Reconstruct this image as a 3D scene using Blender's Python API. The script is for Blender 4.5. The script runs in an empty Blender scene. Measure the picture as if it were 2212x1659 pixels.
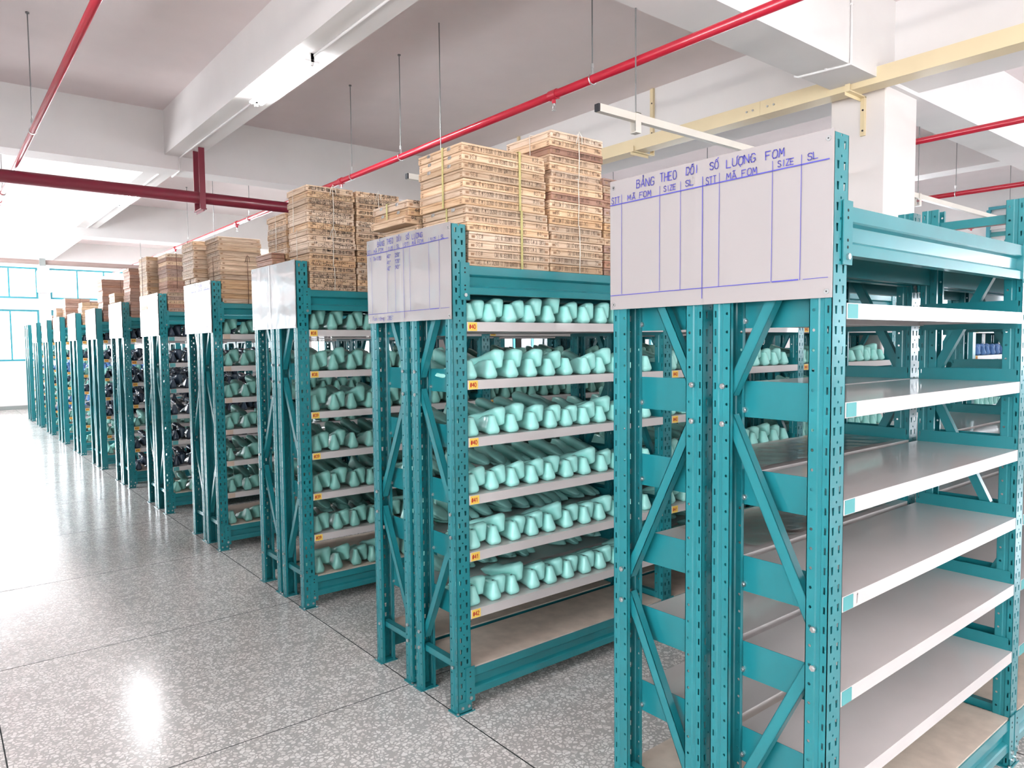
import bpy, math, random
from mathutils import Vector, Matrix
from mathutils.geometry import tessellate_polygon
random.seed(7)
SC = bpy.context.scene
COL = SC.collection
PI = math.pi

# ------------------------------------------------------------------ camera
cam_d = bpy.data.cameras.new('camera'); cam = bpy.data.objects.new('camera', cam_d); COL.objects.link(cam)
cam_d.sensor_width = 36.0; cam_d.lens = 36.0*1567.66/2212; cam_d.clip_start = 0.05; cam_d.clip_end = 200
yaw, pit, rol = 0.6772, 0.0562, -0.0099
fw = Vector((math.sin(yaw)*math.cos(pit), math.cos(yaw)*math.cos(pit), -math.sin(pit)))
rt = Vector((math.cos(yaw), -math.sin(yaw), 0)); up = rt.cross(fw)
r2 = rt*math.cos(rol)+up*math.sin(rol); u2 = -rt*math.sin(rol)+up*math.cos(rol)
m = Matrix.Identity(4)
for i in range(3):
    m[i][0] = r2[i]; m[i][1] = u2[i]; m[i][2] = -fw[i]
m.translation = Vector((-1.7155, -0.8901, 1.6))
cam.matrix_world = m
SC.camera = cam

# ------------------------------------------------------------------ view and world
SC.view_settings.view_transform = 'Standard'; SC.view_settings.look = 'None'
SC.view_settings.gamma = 1.0; SC.view_settings.use_curve_mapping = False
SC.view_settings.exposure = 1.40
W = bpy.data.worlds.new('daylight'); SC.world = W; W.use_nodes = True
bg = W.node_tree.nodes['Background']; bg.inputs[0].default_value = (0.86, 0.93, 1.0, 1); bg.inputs[1].default_value = 2.0

# ------------------------------------------------------------------ room numbers
XL, XR, YB, YF, H = -5.0, 13.0, -7.0, 21.9, 4.2
LOW = (1.26, 2.60); UPP = (2.89, 3.71)
def mods(a, b, step, gap): 
    out = []; x = a
    while x+step <= b+1e-6:
        out.append((x, x+step)); x += step+gap
    return out
FAR_M = [(-4.6, -2.05), (-1.9, 0.63), (0.9, 3.45), (3.7, 6.25), (6.5, 9.05), (9.3, 11.85)]
LEFT_M = [(-6.2, -3.9), (-3.6, -1.3), (-1.0, 1.3), (8.9, 11.2), (11.5, 13.8), (14.5, 16.9), (17.2, 19.6)]  # all unseen; those near the viewer are added to brighten ceiling and rack ends
BACK_M = [(-4.4, -1.9), (-1.6, 0.9), (1.2, 3.7), (4.9, 7.4), (7.7, 10.2), (10.5, 12.6)]
RIGHT_M = [(-6, -3.2), (-2.9, -0.2), (4.5, 7.2), (9, 11.7), (14.6, 17.4)]
def area(name, loc, rot, sx, sy, power, col):
    d = bpy.data.lights.new(name, 'AREA'); d.shape = 'RECTANGLE'; d.size = sx; d.size_y = sy
    d.energy = power; d.color = col
    o = bpy.data.objects.new(name, d); COL.objects.link(o); o.location = loc; o.rotation_euler = rot
    return o
SKYC = (0.93, 0.965, 1.0)
KF, KL, KB, KR = 32.0, 28.0, 7.0, 16.0       # watts per square metre of window
for (a, b) in FAR_M:
    for (z0, z1) in (LOW, UPP):
        area('far_window_daylight', ((a+b)/2, YF+0.35, (z0+z1)/2), (-PI/2, 0, 0), b-a, z1-z0, KF*(b-a)*(z1-z0), SKYC)
for (a, b) in LEFT_M:
    for (z0, z1) in (LOW, UPP):
        area('unseen_left_window_light', (XL-0.35, (a+b)/2, (z0+z1)/2), (0, -PI/2, 0), z1-z0, b-a, (KL if a > 5 else 13.0)*(b-a)*(z1-z0), SKYC)  # also lights the added windows near the viewer
for (a, b) in BACK_M:
    for (z0, z1) in (LOW, UPP):
        area('back_window_daylight', ((a+b)/2, YB-0.35, (z0+z1)/2), (PI/2, 0, 0), b-a, z1-z0, KB*(b-a)*(z1-z0), (1, 0.97, 0.94))
for (a, b) in RIGHT_M:
    for (z0, z1) in (LOW,):
        area('right_window_daylight', (XR+0.35, (a+b)/2, (z0+z1)/2), (0, PI/2, 0), z1-z0, b-a, KR*(b-a)*(z1-z0), (0.85, 0.92, 1.0))

# area lamps added low outside the windows, imitating ground bounce, to brighten the ceiling
KG = 300.0
for (a, b) in LEFT_M: area('left_ceiling_fill', (XL-1.3, (a+b)/2, .55), (0, -PI/2-.85, 0), 1.3, b-a, KG*(.45 if a > 5 else 1.15), (1, .93, .90))
for (a, b) in BACK_M: area('back_ceiling_fill', ((a+b)/2, YB-1.3, .55), (PI/2+.85, 0, 0), b-a, 1.3, KG*.45, (1, .93, .90))
for (a, b) in FAR_M: area('far_ceiling_fill', ((a+b)/2, YF+1.3, .55), (-PI/2-.85, 0, 0), b-a, 1.3, KG*.6, (1, .93, .90))
for (a, b) in RIGHT_M: area('right_ceiling_fill', (XR+1.3, (a+b)/2, .55), (0, PI/2+.85, 0), 1.3, b-a, KG*.6, (.97, .95, 1))

# ------------------------------------------------------------------ materials
def nt(name):
    mt = bpy.data.materials.new(name); mt.use_nodes = True
    return mt, mt.node_tree, mt.node_tree.nodes['Principled BSDF']
def setp(b, base=None, rough=None, metal=None, coat=None, crough=None, spec=None):
    if base is not None: b.inputs['Base Color'].default_value = (*base, 1)
    if rough is not None: b.inputs['Roughness'].default_value = rough
    if metal is not None: b.inputs['Metallic'].default_value = metal
    if coat is not None: b.inputs['Coat Weight'].default_value = coat
    if crough is not None: b.inputs['Coat Roughness'].default_value = crough
    if spec is not None: b.inputs['Specular IOR Level'].default_value = spec
def N(t, kind, **kw):
    n = t.nodes.new(kind)
    for k, v in kw.items(): setattr(n, k, v)
    return n
def coords(t, scale=(1, 1, 1), out='Object'):
    tc = N(t, 'ShaderNodeTexCoord'); mp = N(t, 'ShaderNodeMapping'); mp.inputs['Scale'].default_value = scale
    t.links.new(tc.outputs[out], mp.inputs['Vector']); return mp.outputs[0]
def noise(t, vec, scale, detail=3, rough=.5):
    n = N(t, 'ShaderNodeTexNoise'); n.inputs['Scale'].default_value = scale
    n.inputs['Detail'].default_value = detail; n.inputs['Roughness'].default_value = rough
    t.links.new(vec, n.inputs['Vector']); return n.outputs['Fac']
def ramp(t, fac, stops):
    r = N(t, 'ShaderNodeValToRGB'); t.links.new(fac, r.inputs[0]); e = r.color_ramp.elements
    e[0].position = stops[0][0]; e[0].color = (*stops[0][1], 1)
    e[1].position = stops[-1][0]; e[1].color = (*stops[-1][1], 1)
    for p, c in stops[1:-1]:
        x = e.new(p); x.color = (*c, 1)
    return r.outputs[0]
def simple(name, base, rough=.5, metal=0, coat=0, crough=.05, var=.06, vscale=3, bump=0, bscale=40):
    mt, t, b = nt(name); setp(b, base, rough, metal, coat, crough)
    v = coords(t)
    if var:
        f = noise(t, v, vscale, 4)
        lo = tuple(max(0, c*(1-var)) for c in base); hi = tuple(min(1, c*(1+var)) for c in base)
        t.links.new(ramp(t, f, [(.3, lo), (.7, hi)]), b.inputs['Base Color'])
    if bump:
        bp = N(t, 'ShaderNodeBump'); bp.inputs['Strength'].default_value = bump; bp.inputs['Distance'].default_value = .01
        t.links.new(noise(t, v, bscale, 2), bp.inputs['Height']); t.links.new(bp.outputs[0], b.inputs['Normal'])
    return mt
M = {}
M['teal'] = simple('teal_paint', (0.012, 0.205, 0.235), .30, coat=.35, crough=.12, var=.10, vscale=6)
M['teal_tape'] = simple('teal_tape', (0.09, 0.34, 0.35), .55)
M['white_shelf'] = simple('white_shelf_paint', (0.61, 0.565, 0.555), .28, coat=.5, crough=.05, var=.04, bump=.06, bscale=6)
M['board'] = simple('particle_board', (0.60, 0.51, 0.43), .6, var=.12, vscale=14)
M['wall'] = simple('white_wall_paint', (0.80, 0.775, 0.765), .75, var=.02)
M['ceil'] = simple('ceiling_paint', (0.80, 0.715, 0.715), .85, var=.02)
M['column'] = simple('column_paint', (0.80, 0.74, 0.715), .32, coat=.3, var=.01)
M['red'] = simple('red_pipe_paint', (0.50, 0.012, 0.035), .28, coat=.5, var=.08)
M['darkred'] = simple('dark_red_paint', (0.21, 0.010, 0.03), .35, coat=.3, var=.08)
M['steel'] = simple('zinc_steel', (0.62, 0.62, 0.62), .3, metal=1, var=.1, vscale=30)
M['rod'] = simple('threaded_rod', (0.25, 0.25, 0.25), .4, metal=.8)
M['yellow_tray'] = simple('cream_cable_tray_paint', (0.80, 0.66, 0.42), .4, var=.04)
M['cream'] = simple('cream_tube_paint', (0.72, 0.67, 0.60), .4, var=.04)
M['black'] = simple('black_plastic', (0.02, 0.02, 0.025), .5)
M['dark'] = simple('dark_hole', (0.012, 0.02, 0.02), .8, var=0)
M['whiteplastic'] = simple('white_plastic', (0.82, 0.80, 0.79), .45, var=.02)
M['ink_blue'] = simple('blue_marker_ink', (0.075, 0.070, 0.42), .5, var=0)
M['ink_dark'] = simple('dark_pen_ink', (0.060, 0.035, 0.022), .7, var=0)
M['ink_black'] = simple('black_marker_ink', (0.018, 0.012, 0.010), .6, var=0)
M['label_yellow'] = simple('yellow_label_paper', (0.85, 0.58, 0.10), .6, var=.03)
M['label_pale'] = simple('faded_label_paper', (0.55, 0.42, 0.33), .6, var=.05)
M['ink_red'] = simple('red_print', (0.45, 0.02, 0.02), .6, var=0)
M['band'] = simple('yellow_packing_band', (0.50, 0.44, 0.17), .45, var=.15, vscale=40)
M['string'] = simple('white_string', (0.78, 0.72, 0.64), .7)
M['brownstring'] = simple('dark_string', (0.12, 0.05, 0.03), .7)
M['base'] = simple('grey_skirting_paint', (0.30, 0.33, 0.32), .4)
M['frame_teal'] = simple('teal_window_frame_paint', (0.05, 0.33, 0.40), .4)
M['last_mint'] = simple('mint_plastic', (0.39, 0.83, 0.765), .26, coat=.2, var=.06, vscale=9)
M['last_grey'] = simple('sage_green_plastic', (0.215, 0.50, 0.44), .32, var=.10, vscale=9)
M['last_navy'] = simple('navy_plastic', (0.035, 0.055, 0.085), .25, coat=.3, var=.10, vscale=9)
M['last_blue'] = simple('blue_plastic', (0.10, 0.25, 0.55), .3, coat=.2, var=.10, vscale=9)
# board under a wavy clear film
mt, t, b = nt('film_covered_white_board'); setp(b, (0.375, 0.335, 0.327), .35, coat=1.0, crough=.03)
v = coords(t); bp = N(t, 'ShaderNodeBump'); bp.inputs['Strength'].default_value = .22; bp.inputs['Distance'].default_value = .010
t.links.new(noise(t, v, 5.0, 2), bp.inputs['Height']); t.links.new(bp.outputs[0], b.inputs['Coat Normal'])
M['sign'] = mt
# glass
mt, t, b = nt('window_glass'); tr = N(t, 'ShaderNodeBsdfTransparent'); gl = N(t, 'ShaderNodeBsdfGlossy'); gl.inputs['Roughness'].default_value = .02
fr = N(t, 'ShaderNodeFresnel'); fr.inputs[0].default_value = 1.45; mx = N(t, 'ShaderNodeMixShader')
t.links.new(fr.outputs[0], mx.inputs[0]); t.links.new(tr.outputs[0], mx.inputs[1]); t.links.new(gl.outputs[0], mx.inputs[2])
t.links.new(mx.outputs[0], t.nodes['Material Output'].inputs[0]); M['glass'] = mt
# clear wrinkled film
mt, t, b = nt('clear_wrinkled_film'); tr = N(t, 'ShaderNodeBsdfTransparent'); tr.inputs[0].default_value = (.97, .94, .90, 1); gl = N(t, 'ShaderNodeBsdfGlossy'); gl.inputs['Roughness'].default_value = .12
lw = N(t, 'ShaderNodeLayerWeight'); lw.inputs[0].default_value = .35; mx = N(t, 'ShaderNodeMixShader')
t.links.new(lw.outputs['Fresnel'], mx.inputs[0]); t.links.new(tr.outputs[0], mx.inputs[1]); t.links.new(gl.outputs[0], mx.inputs[2]); t.links.new(mx.outputs[0], t.nodes['Material Output'].inputs[0]); M['film'] = mt
# lamp tube
mt, t, b = nt('glowing_fluorescent_tube'); b.inputs['Emission Color'].default_value = (0.95, 0.97, 1, 1)
b.inputs['Emission Strength'].default_value = 40.0; M['tube'] = mt
# wood
def wood(name, c0, c1, c2):
    mt, t, b = nt(name); setp(b, rough=.55)
    tc = N(t, 'ShaderNodeTexCoord'); oi = N(t, 'ShaderNodeObjectInfo')
    cb = N(t, 'ShaderNodeCombineXYZ'); ml = N(t, 'ShaderNodeMath', operation='MULTIPLY'); ml.inputs[1].default_value = 37
    t.links.new(oi.outputs['Random'], ml.inputs[0])
    for i in range(3): t.links.new(ml.outputs[0], cb.inputs[i])
    ad = N(t, 'ShaderNodeVectorMath', operation='ADD'); t.links.new(tc.outputs['Object'], ad.inputs[0]); t.links.new(cb.outputs[0], ad.inputs[1])
    mp = N(t, 'ShaderNodeMapping'); mp.inputs['Scale'].default_value = (1.2, 1.2, 14); t.links.new(ad.outputs[0], mp.inputs['Vector'])
    f = noise(t, mp.outputs[0], 7, 6, .6)
    col = ramp(t, f, [(.28, c0), (.5, c1), (.72, c2)])
    # knots
    mp2 = N(t, 'ShaderNodeMapping'); mp2.inputs['Scale'].default_value = (1, 1, 1.6); t.links.new(ad.outputs[0], mp2.inputs['Vector'])
    vo = N(t, 'ShaderNodeTexVoronoi'); vo.inputs['Scale'].default_value = 4.2; t.links.new(mp2.outputs[0], vo.inputs['Vector'])
    kn = ramp(t, vo.outputs['Distance'], [(.03, (1, 1, 1)), (.085, (0, 0, 0))])
    mx = N(t, 'ShaderNodeMix', data_type='RGBA'); t.links.new(kn, mx.inputs[0]); t.links.new(col, mx.inputs[6]); mx.inputs[7].default_value = (0.16, 0.065, 0.035, 1)
    hs = N(t, 'ShaderNodeHueSaturation'); t.links.new(mx.outputs[2], hs.inputs['Color'])
    mr = N(t, 'ShaderNodeMapRange'); t.links.new(oi.outputs['Random'], mr.inputs[0]); mr.inputs[3].default_value = .74; mr.inputs[4].default_value = 1.12
    t.links.new(mr.outputs[0], hs.inputs['Value'])
    m2 = N(t, 'ShaderNodeMath', operation='MULTIPLY_ADD'); m2.inputs[1].default_value = .35; m2.inputs[2].default_value = .80
    fr_ = N(t, 'ShaderNodeMath', operation='FRACT'); t.links.new(ml.outputs[0], fr_.inputs[0]); t.links.new(fr_.outputs[0], m2.inputs[0])
    t.links.new(m2.outputs[0], hs.inputs['Saturation'])
    t.links.new(hs.outputs[0], b.inputs['Base Color']); return mt
M['wood_tan'] = wood('pine_wood', (0.50, 0.31, 0.185), (0.68, 0.47, 0.31), (0.79, 0.60, 0.43))
M['wood_brown'] = wood('brown_wood', (0.40, 0.24, 0.14), (0.58, 0.38, 0.235), (0.68, 0.49, 0.32))
M['wood_red'] = wood('reddish_wood', (0.30, 0.15, 0.11), (0.44, 0.25, 0.18), (0.54, 0.34, 0.25))
M['endgrain'] = simple('dark_end_grain', (0.33, 0.19, 0.11), .7, var=.3, vscale=60)
# terrazzo floor
mt, t, b = nt('polished_terrazzo'); v = coords(t)
ns = N(t, 'ShaderNodeTexNoise'); ns.inputs['Scale'].default_value = 60; t.links.new(v, ns.inputs['Vector'])
sb = N(t, 'ShaderNodeVectorMath', operation='MULTIPLY_ADD'); t.links.new(ns.outputs['Color'], sb.inputs[0]); sb.inputs[1].default_value = (.014, .014, 0); t.links.new(v, sb.inputs[2])
vo = N(t, 'ShaderNodeTexVoronoi', feature='DISTANCE_TO_EDGE'); vo.inputs['Scale'].default_value = 52; t.links.new(sb.outputs[0], vo.inputs['Vector'])
vc = N(t, 'ShaderNodeTexVoronoi'); vc.inputs['Scale'].default_value = 52; t.links.new(sb.outputs[0], vc.inputs['Vector'])
sp = N(t, 'ShaderNodeSeparateColor'); t.links.new(vc.outputs['Color'], sp.inputs[0])
thr = N(t, 'ShaderNodeMath', operation='MULTIPLY_ADD'); t.links.new(sp.outputs[0], thr.inputs[0]); thr.inputs[1].default_value = .20; thr.inputs[2].default_value = .04
gt = N(t, 'ShaderNodeMath', operation='GREATER_THAN'); t.links.new(vo.outputs[0], gt.inputs[0]); t.links.new(thr.outputs[0], gt.inputs[1])
chip = ramp(t, sp.outputs[1], [(0, (0.70, 0.68, 0.65)), (.35, (0.84, 0.82, 0.79)), (1, (0.93, 0.915, 0.89))])
fine = ramp(t, noise(t, v, 260, 2), [(.35, (0.46, 0.445, 0.43)), (.7, (0.56, 0.545, 0.525))])
mx = N(t, 'ShaderNodeMix', data_type='RGBA'); t.links.new(gt.outputs[0], mx.inputs[0]); t.links.new(fine, mx.inputs[6]); t.links.new(chip, mx.inputs[7])
big = ramp(t, noise(t, v, .8, 3), [(.3, (.88, .87, .86)), (.7, (1, 1, 1))])
m3 = N(t, 'ShaderNodeMix', data_type='RGBA', blend_type='MULTIPLY'); m3.inputs[0].default_value = 1; t.links.new(mx.outputs[2], m3.inputs[6]); t.links.new(big, m3.inputs[7])
t.links.new(m3.outputs[2], b.inputs['Base Color'])
t.links.new(ramp(t, noise(t, v, 2.5, 4), [(.3, (.13,)*3), (.7, (.21,)*3)]), b.inputs['Roughness'])
b.inputs['Specular IOR Level'].default_value = .6
M['floor'] = mt

# ------------------------------------------------------------------ mesh builder
class MB:
    def __init__(s): s.v = []; s.f = []; s.m = []
    def add(s, vs, fs, mi=0):
        o = len(s.v); s.v += [tuple(p) for p in vs]
        for f in fs: s.f.append(tuple(i+o for i in f)); s.m.append(mi)
    def box(s, x0, x1, y0, y1, z0, z1, mi=0):
        s.add([(x0, y0, z0), (x1, y0, z0), (x1, y1, z0), (x0, y1, z0), (x0, y0, z1), (x1, y0, z1), (x1, y1, z1), (x0, y1, z1)],
              [(0, 3, 2, 1), (4, 5, 6, 7), (0, 1, 5, 4), (1, 2, 6, 5), (2, 3, 7, 6), (3, 0, 4, 7)], mi)
    def bbox(s, x0, x1, y0, y1, z0, z1, c=.002, mi=0):   # box with chamfered vertical and horizontal edges
        rings = []
        for z, i in ((z0, c), (z0+c, 0), (z1-c, 0), (z1, c)):
            a, b_, d, e = x0+i, x1-i, y0+i, y1-i
            rings.append([(a+c, d, z), (b_-c, d, z), (b_, d+c, z), (b_, e-c, z), (b_-c, e, z), (a+c, e, z), (a, e-c, z), (a, d+c, z)])
        vs = [p for r in rings for p in r]; fs = [tuple(range(7, -1, -1)), tuple(range(24, 32))]
        for k in range(3):
            for j in range(8): fs.append((k*8+j, k*8+(j+1) % 8, k*8+8+(j+1) % 8, k*8+8+j))
        s.add(vs, fs, mi)
    def prism_x(s, prof, x0, x1, mi=0):                  # closed profile in (y, z), counter-clockwise seen from -x ... capped
        n = len(prof)
        vs = [(x0, y, z) for y, z in prof]+[(x1, y, z) for y, z in prof]
        fs = [(i, (i+1) % n, n+(i+1) % n, n+i) for i in range(n)]
        tri = tessellate_polygon([[Vector((y, z, 0)) for y, z in prof]])
        fs += [tuple(x) for x in tri]+[tuple(n+i for i in x[::-1]) for x in tri]
        s.add(vs, fs, mi)
    def cyl(s, p0, p1, r, n=12, mi=0, r1=None):
        p0 = Vector(p0); p1 = Vector(p1); d = (p1-p0).normalized()
        a = d.orthogonal().normalized(); b = d.cross(a); r1 = r if r1 is None else r1
        vs = [p0+(a*math.cos(2*PI*i/n)+b*math.sin(2*PI*i/n))*r for i in range(n)]+[p1+(a*math.cos(2*PI*i/n)+b*math.sin(2*PI*i/n))*r1 for i in range(n)]
        fs = [(i, (i+1) % n, n+(i+1) % n, n+i) for i in range(n)]+[tuple(range(n-1, -1, -1)), tuple(range(n, 2*n))]
        s.add(vs, fs, mi)
    def path(s, pts, r, n=6, mi=0, closed=False):
        pts = [Vector(p) for p in pts]; k = len(pts); vs = []; pa = None
        for i, p in enumerate(pts):
            if closed: d = (pts[(i+1) % k]-pts[i-1]).normalized()
            else: d = (pts[min(i+1, k-1)]-pts[max(i-1, 0)]).normalized()
            a = d.orthogonal().normalized() if pa is None else (pa-d*pa.dot(d)).normalized()
            pa = a; b = d.cross(a)
            vs += [p+(a*math.cos(2*PI*j/n)+b*math.sin(2*PI*j/n))*r for j in range(n)]
        fs = []
        for i in range(k if closed else k-1):
            o = i*n; q = ((i+1) % k)*n
            fs += [(o+j, o+(j+1) % n, q+(j+1) % n, q+j) for j in range(n)]
        if not closed: fs += [tuple(range(n-1, -1, -1)), tuple(range((k-1)*n, k*n))]
        s.add(vs, fs, mi)
    def sheet(s, O, U, V, th, w, h, holes, rep, mi=0):
        # perforated sheet: cell w x h with holes (in u, v) repeated rep times along V; th = thickness vector
        O = Vector(O); U = Vector(U); V = Vector(V); th = Vector(th)
        loops = [[Vector((0, 0, 0)), Vector((w, 0, 0)), Vector((w, h, 0)), Vector((0, h, 0))]]+[[Vector((a, b_, 0)) for a, b_ in hl] for hl in holes]
        tri = tessellate_polygon(loops); flat = [p for l in loops for p in l]; n = len(flat)
        for k in range(rep):
            vs = [O+U*p.x+V*(p.y+k*h) for p in flat]; vs += [q+th for q in vs]
            fs = [tuple(x) for x in tri]+[tuple(n+i for i in x[::-1]) for x in tri]
            o = 4
            for hl in holes:
                c = len(hl)
                fs += [(o+i, o+(i+1) % c, n+o+(i+1) % c, n+o+i) for i in range(c)]; o += c
            fs += [(1, 2, n+2, n+1), (3, 0, n, n+3)]
            if k == 0: fs.append((0, 1, n+1, n))
            if k == rep-1: fs.append((2, 3, n+3, n+2))
            s.add(vs, fs, mi)
    def mesh(s, name, mats, smooth=False):
        me = bpy.data.meshes.new(name); me.from_pydata(s.v, [], s.f)
        for x in (mats if isinstance(mats, (list, tuple)) else [mats]): me.materials.append(x)
        if any(s.m): me.polygons.foreach_set('material_index', s.m)
        if smooth: me.polygons.foreach_set('use_smooth', [True]*len(me.polygons))
        me.update(); return me
    def build(s, name, mats, parent=None, smooth=False, loc=None, rz=0):
        return ob(name, s.mesh(name, mats, smooth), parent, loc, rz)
def ob(name, me, parent=None, loc=None, rz=0, rot=None):
    o = bpy.data.objects.new(name, me); COL.objects.link(o)
    if parent: o.parent = parent
    if loc is not None: o.location = loc
    if rot is not None: o.rotation_euler = rot
    elif rz: o.rotation_euler = (0, 0, rz)
    return o
def tag(o, label=None, cat=None, group=None, kind=None):
    if label: o['label'] = label
    if cat: o['category'] = cat
    if group: o['group'] = group
    if kind: o['kind'] = kind
    return o
def thing(name, label, cat, loc=(0, 0, 0), rz=0, group=None):
    return tag(ob(name, None, None, loc, rz), label, cat, group)
def circle(cx, cy, r, n=8): return [(cx+r*math.cos(2*PI*i/n), cy+r*math.sin(2*PI*i/n)) for i in range(n)][::-1]

# ------------------------------------------------------------------ stroke lettering (pen strokes on a 4 x 6 grid)
G = {
 'A': '0,0 2,6 4,0|.8,2 3.2,2', 'B': '0,0 0,6 2.6,6 3.5,5 2.6,3.3 0,3.2|2.6,3.3 4,2 3,0 0,0', 'C': '4,5 3,6 1,6 0,4 0,2 1,0 3,0 4,1',
 'D': '0,0 0,6 2.4,6 4,4 4,2 2.4,0 0,0', 'E': '4,0 0,0 0,6 4,6|0,3.1 3.2,3.1', 'F': '0,0 0,6 4,6|0,3.1 3,3.1',
 'G': '4,5 3,6 1,6 0,4 0,2 1,0 3,0 4,1 4,2.6 2.4,2.6', 'H': '0,0 0,6|4,0 4,6|0,3 4,3', 'I': '2,0 2,6', 'J': '3.4,6 3.4,1 2.4,0 1,0 0,1',
 'K': '0,0 0,6|4,6 0,2.6|1.4,3.6 4,0', 'L': '0,6 0,0 4,0', 'M': '0,0 .4,6 2,2 3.6,6 4,0', 'N': '0,0 0,6 4,0 4,6', 'O': '1,0 0,1.6 0,4.4 1,6 3,6 4,4.4 4,1.6 3,0 1,0',
 'P': '0,0 0,6 3,6 4,4.8 3,3 0,3', 'Q': '1,0 0,1.6 0,4.4 1,6 3,6 4,4.4 4,1.6 3,0 1,0|2.6,1.6 4.2,-.6', 'R': '0,0 0,6 3,6 4,4.8 3,3.2 0,3.2|1.6,3.2 4,0',
 'S': '4,5 3,6 1,6 0,5 .6,3.6 3.4,2.6 4,1.2 3,0 1,0 0,1', 'T': '2,0 2,6|0,6 4,6', 'U': '0,6 0,1.4 1,0 3,0 4,1.4 4,6', 'V': '0,6 2,0 4,6',
 'W': '0,6 1,0 2,4 3,0 4,6', 'X': '0,0 4,6|0,6 4,0', 'Y': '0,6 2,3 4,6|2,3 2,0', 'Z': '0,6 4,6 0,0 4,0',
 '0': '1,0 0,2 0,4 1,6 3,6 4,4 4,2 3,0 1,0', '1': '.8,4.6 2.2,6 2.2,0', '2': '0,4.8 1,6 3,6 4,4.6 0,0 4,0', '3': '0,5.4 1,6 3,6 3.8,4.6 2,3.2 4,1.6 3,0 1,0 0,.8',
 '4': '3,0 3,6 0,2 4.2,2', '5': '4,6 .6,6 .3,3.4 2.6,3.7 4,2 3,0 .8,0 0,.8', '6': '3.6,6 1,4.4 0,2 1,0 3,0 4,1.6 3,3.2 .6,2.8', '7': '0,6 4,6 1.4,0',
 '8': '2,3.2 .5,4.6 1.4,6 2.6,6 3.5,4.6 2,3.2 0,1.6 1.2,0 2.8,0 4,1.6 2,3.2', '9': '.6,0 3.2,1.6 4,4 3,6 1,6 0,4.4 1,3 3.4,3.4',
 '#': '1,0 1.6,6|2.6,0 3.2,6|0,2 4,2|.2,4 4.2,4', '-': '.6,3 3.4,3', '(': '3,6.8 1.6,4.6 1.6,1.4 3,-.8', ')': '1,6.8 2.4,4.6 2.4,1.4 1,-.8',
 '&': '4,0 .8,4.6 1.6,6 2.8,5 0,1.6 1,0 2.4,0 4,2.4', "'": '2,6 1.8,4.6', ':': '2,1 2,1.5|2,4 2,4.5', '.': '2,0 2,.5', '"': '1.4,6 1.4,4.8|2.6,6 2.6,4.8', ' ': '',
 'u': '0,3.6 0,1 1,0 2.6,0 3.6,1 3.6,3.6|3.6,1 3.8,0', 'a': '3.4,3.4 1,3.6 0,1.8 1,0 2.6,.2 3.4,3.4 3.6,0', 'm': '0,0 0,3.4 1,3.6 2,2.8 2,0|2,2.8 3,3.6 4,2.8 4,0',
 'p': '0,-2 0,3.4 2.6,3.6 3.6,1.8 2.6,0 0,.2', 'v': '0,3.6 1.8,0 3.6,3.6', 'o': '1,0 0,1.8 1,3.6 2.8,3.6 3.6,1.8 2.6,0 1,0', 't': '1.4,5 1.4,.6 2.4,0|.2,3.6 2.8,3.6',
 'n': '0,0 0,3.6|0,2.8 2,3.6 3.4,2.6 3.4,0', 'g': '3.4,3.4 1,3.6 0,1.8 1,.2 3.4,.6|3.4,3.6 3.4,-1.4 1,-2', 'ô': '1,0 0,1.8 1,3.6 2.8,3.6 3.6,1.8 2.6,0 1,0|.8,4.4 1.8,5.4 2.8,4.4',
 'i': '1.8,0 1.8,3.6|1.8,4.8 1.8,5.2',
 'Ả': '0,0 2,6 4,0|.8,2 3.2,2|1.6,8.2 2.4,8.6 2.6,7.8 2,7 2,6.6', 'Ã': '0,0 2,6 4,0|.8,2 3.2,2|.8,7 1.6,7.8 2.4,7 3.2,7.8',
 'Õ': '1,0 0,1.6 0,4.4 1,6 3,6 4,4.4 4,1.6 3,0 1,0|.8,7 1.6,7.8 2.4,7 3.2,7.8', 'Ố': '1,0 0,1.6 0,4.4 1,6 3,6 4,4.4 4,1.6 3,0 1,0|.8,6.8 2,7.8 3.2,6.8|3.4,8.2 4.2,9',
 'Ư': '0,6 0,1.4 1,0 3,0 4,1.4 4,6 5,7', 'Ợ': '1,0 0,1.6 0,4.4 1,6 3,6 4,4.4 4,1.6 3,0 1,0|3.8,5.4 5,6.6|2,-1.4 2,-1', 
}
def strokes(mb, text, O, U, V, Nn, h, pen, cw=None, jit=0.0, mi=0):
    """lay the text with its lower left at O, running along U, height h; Nn points off the surface"""
    O = Vector(O); U = Vector(U); V = Vector(V); Nn = Vector(Nn); s = h/6.0
    sx = (cw/5.4) if cw else s*.82; x = 0.0
    for ch in text:
        g = G.get(ch, '')
        dy = random.uniform(-jit, jit)*h; sh = random.uniform(-.03, .09) if jit else 0.0
        for st in [q for q in g.split('|') if q]:
            pts = [tuple(float(k) for k in q.split(',')) for q in st.split()]
            P = [Vector((x+(a+sh*b_)*sx, b_*s+dy)) for a, b_ in pts]
            for a, b_ in zip(P[:-1], P[1:]):
                d = b_-a
                if d.length < 1e-7: continue
                d.normalize(); nn = Vector((-d.y, d.x))*pen/2; e = d*pen*.35
                q = [a-e-nn, b_+e-nn, b_+e+nn, a-e+nn]
                mb.add([O+U*p.x+V*p.y+Nn for p in q], [(0, 1, 2, 3)], mi)
        x += 5.4*sx
    return x
def line(mb, O, U, V, Nn, a, b, w, mi=0):
    O = Vector(O); U = Vector(U); V = Vector(V); Nn = Vector(Nn); a = Vector(a); b = Vector(b); d = (b-a).normalized(); n = Vector((-d.y, d.x))*w/2
    mb.add([O+U*p.x+V*p.y+Nn for p in (a-n, b-n, b+n, a+n)], [(0, 1, 2, 3)], mi)

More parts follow.
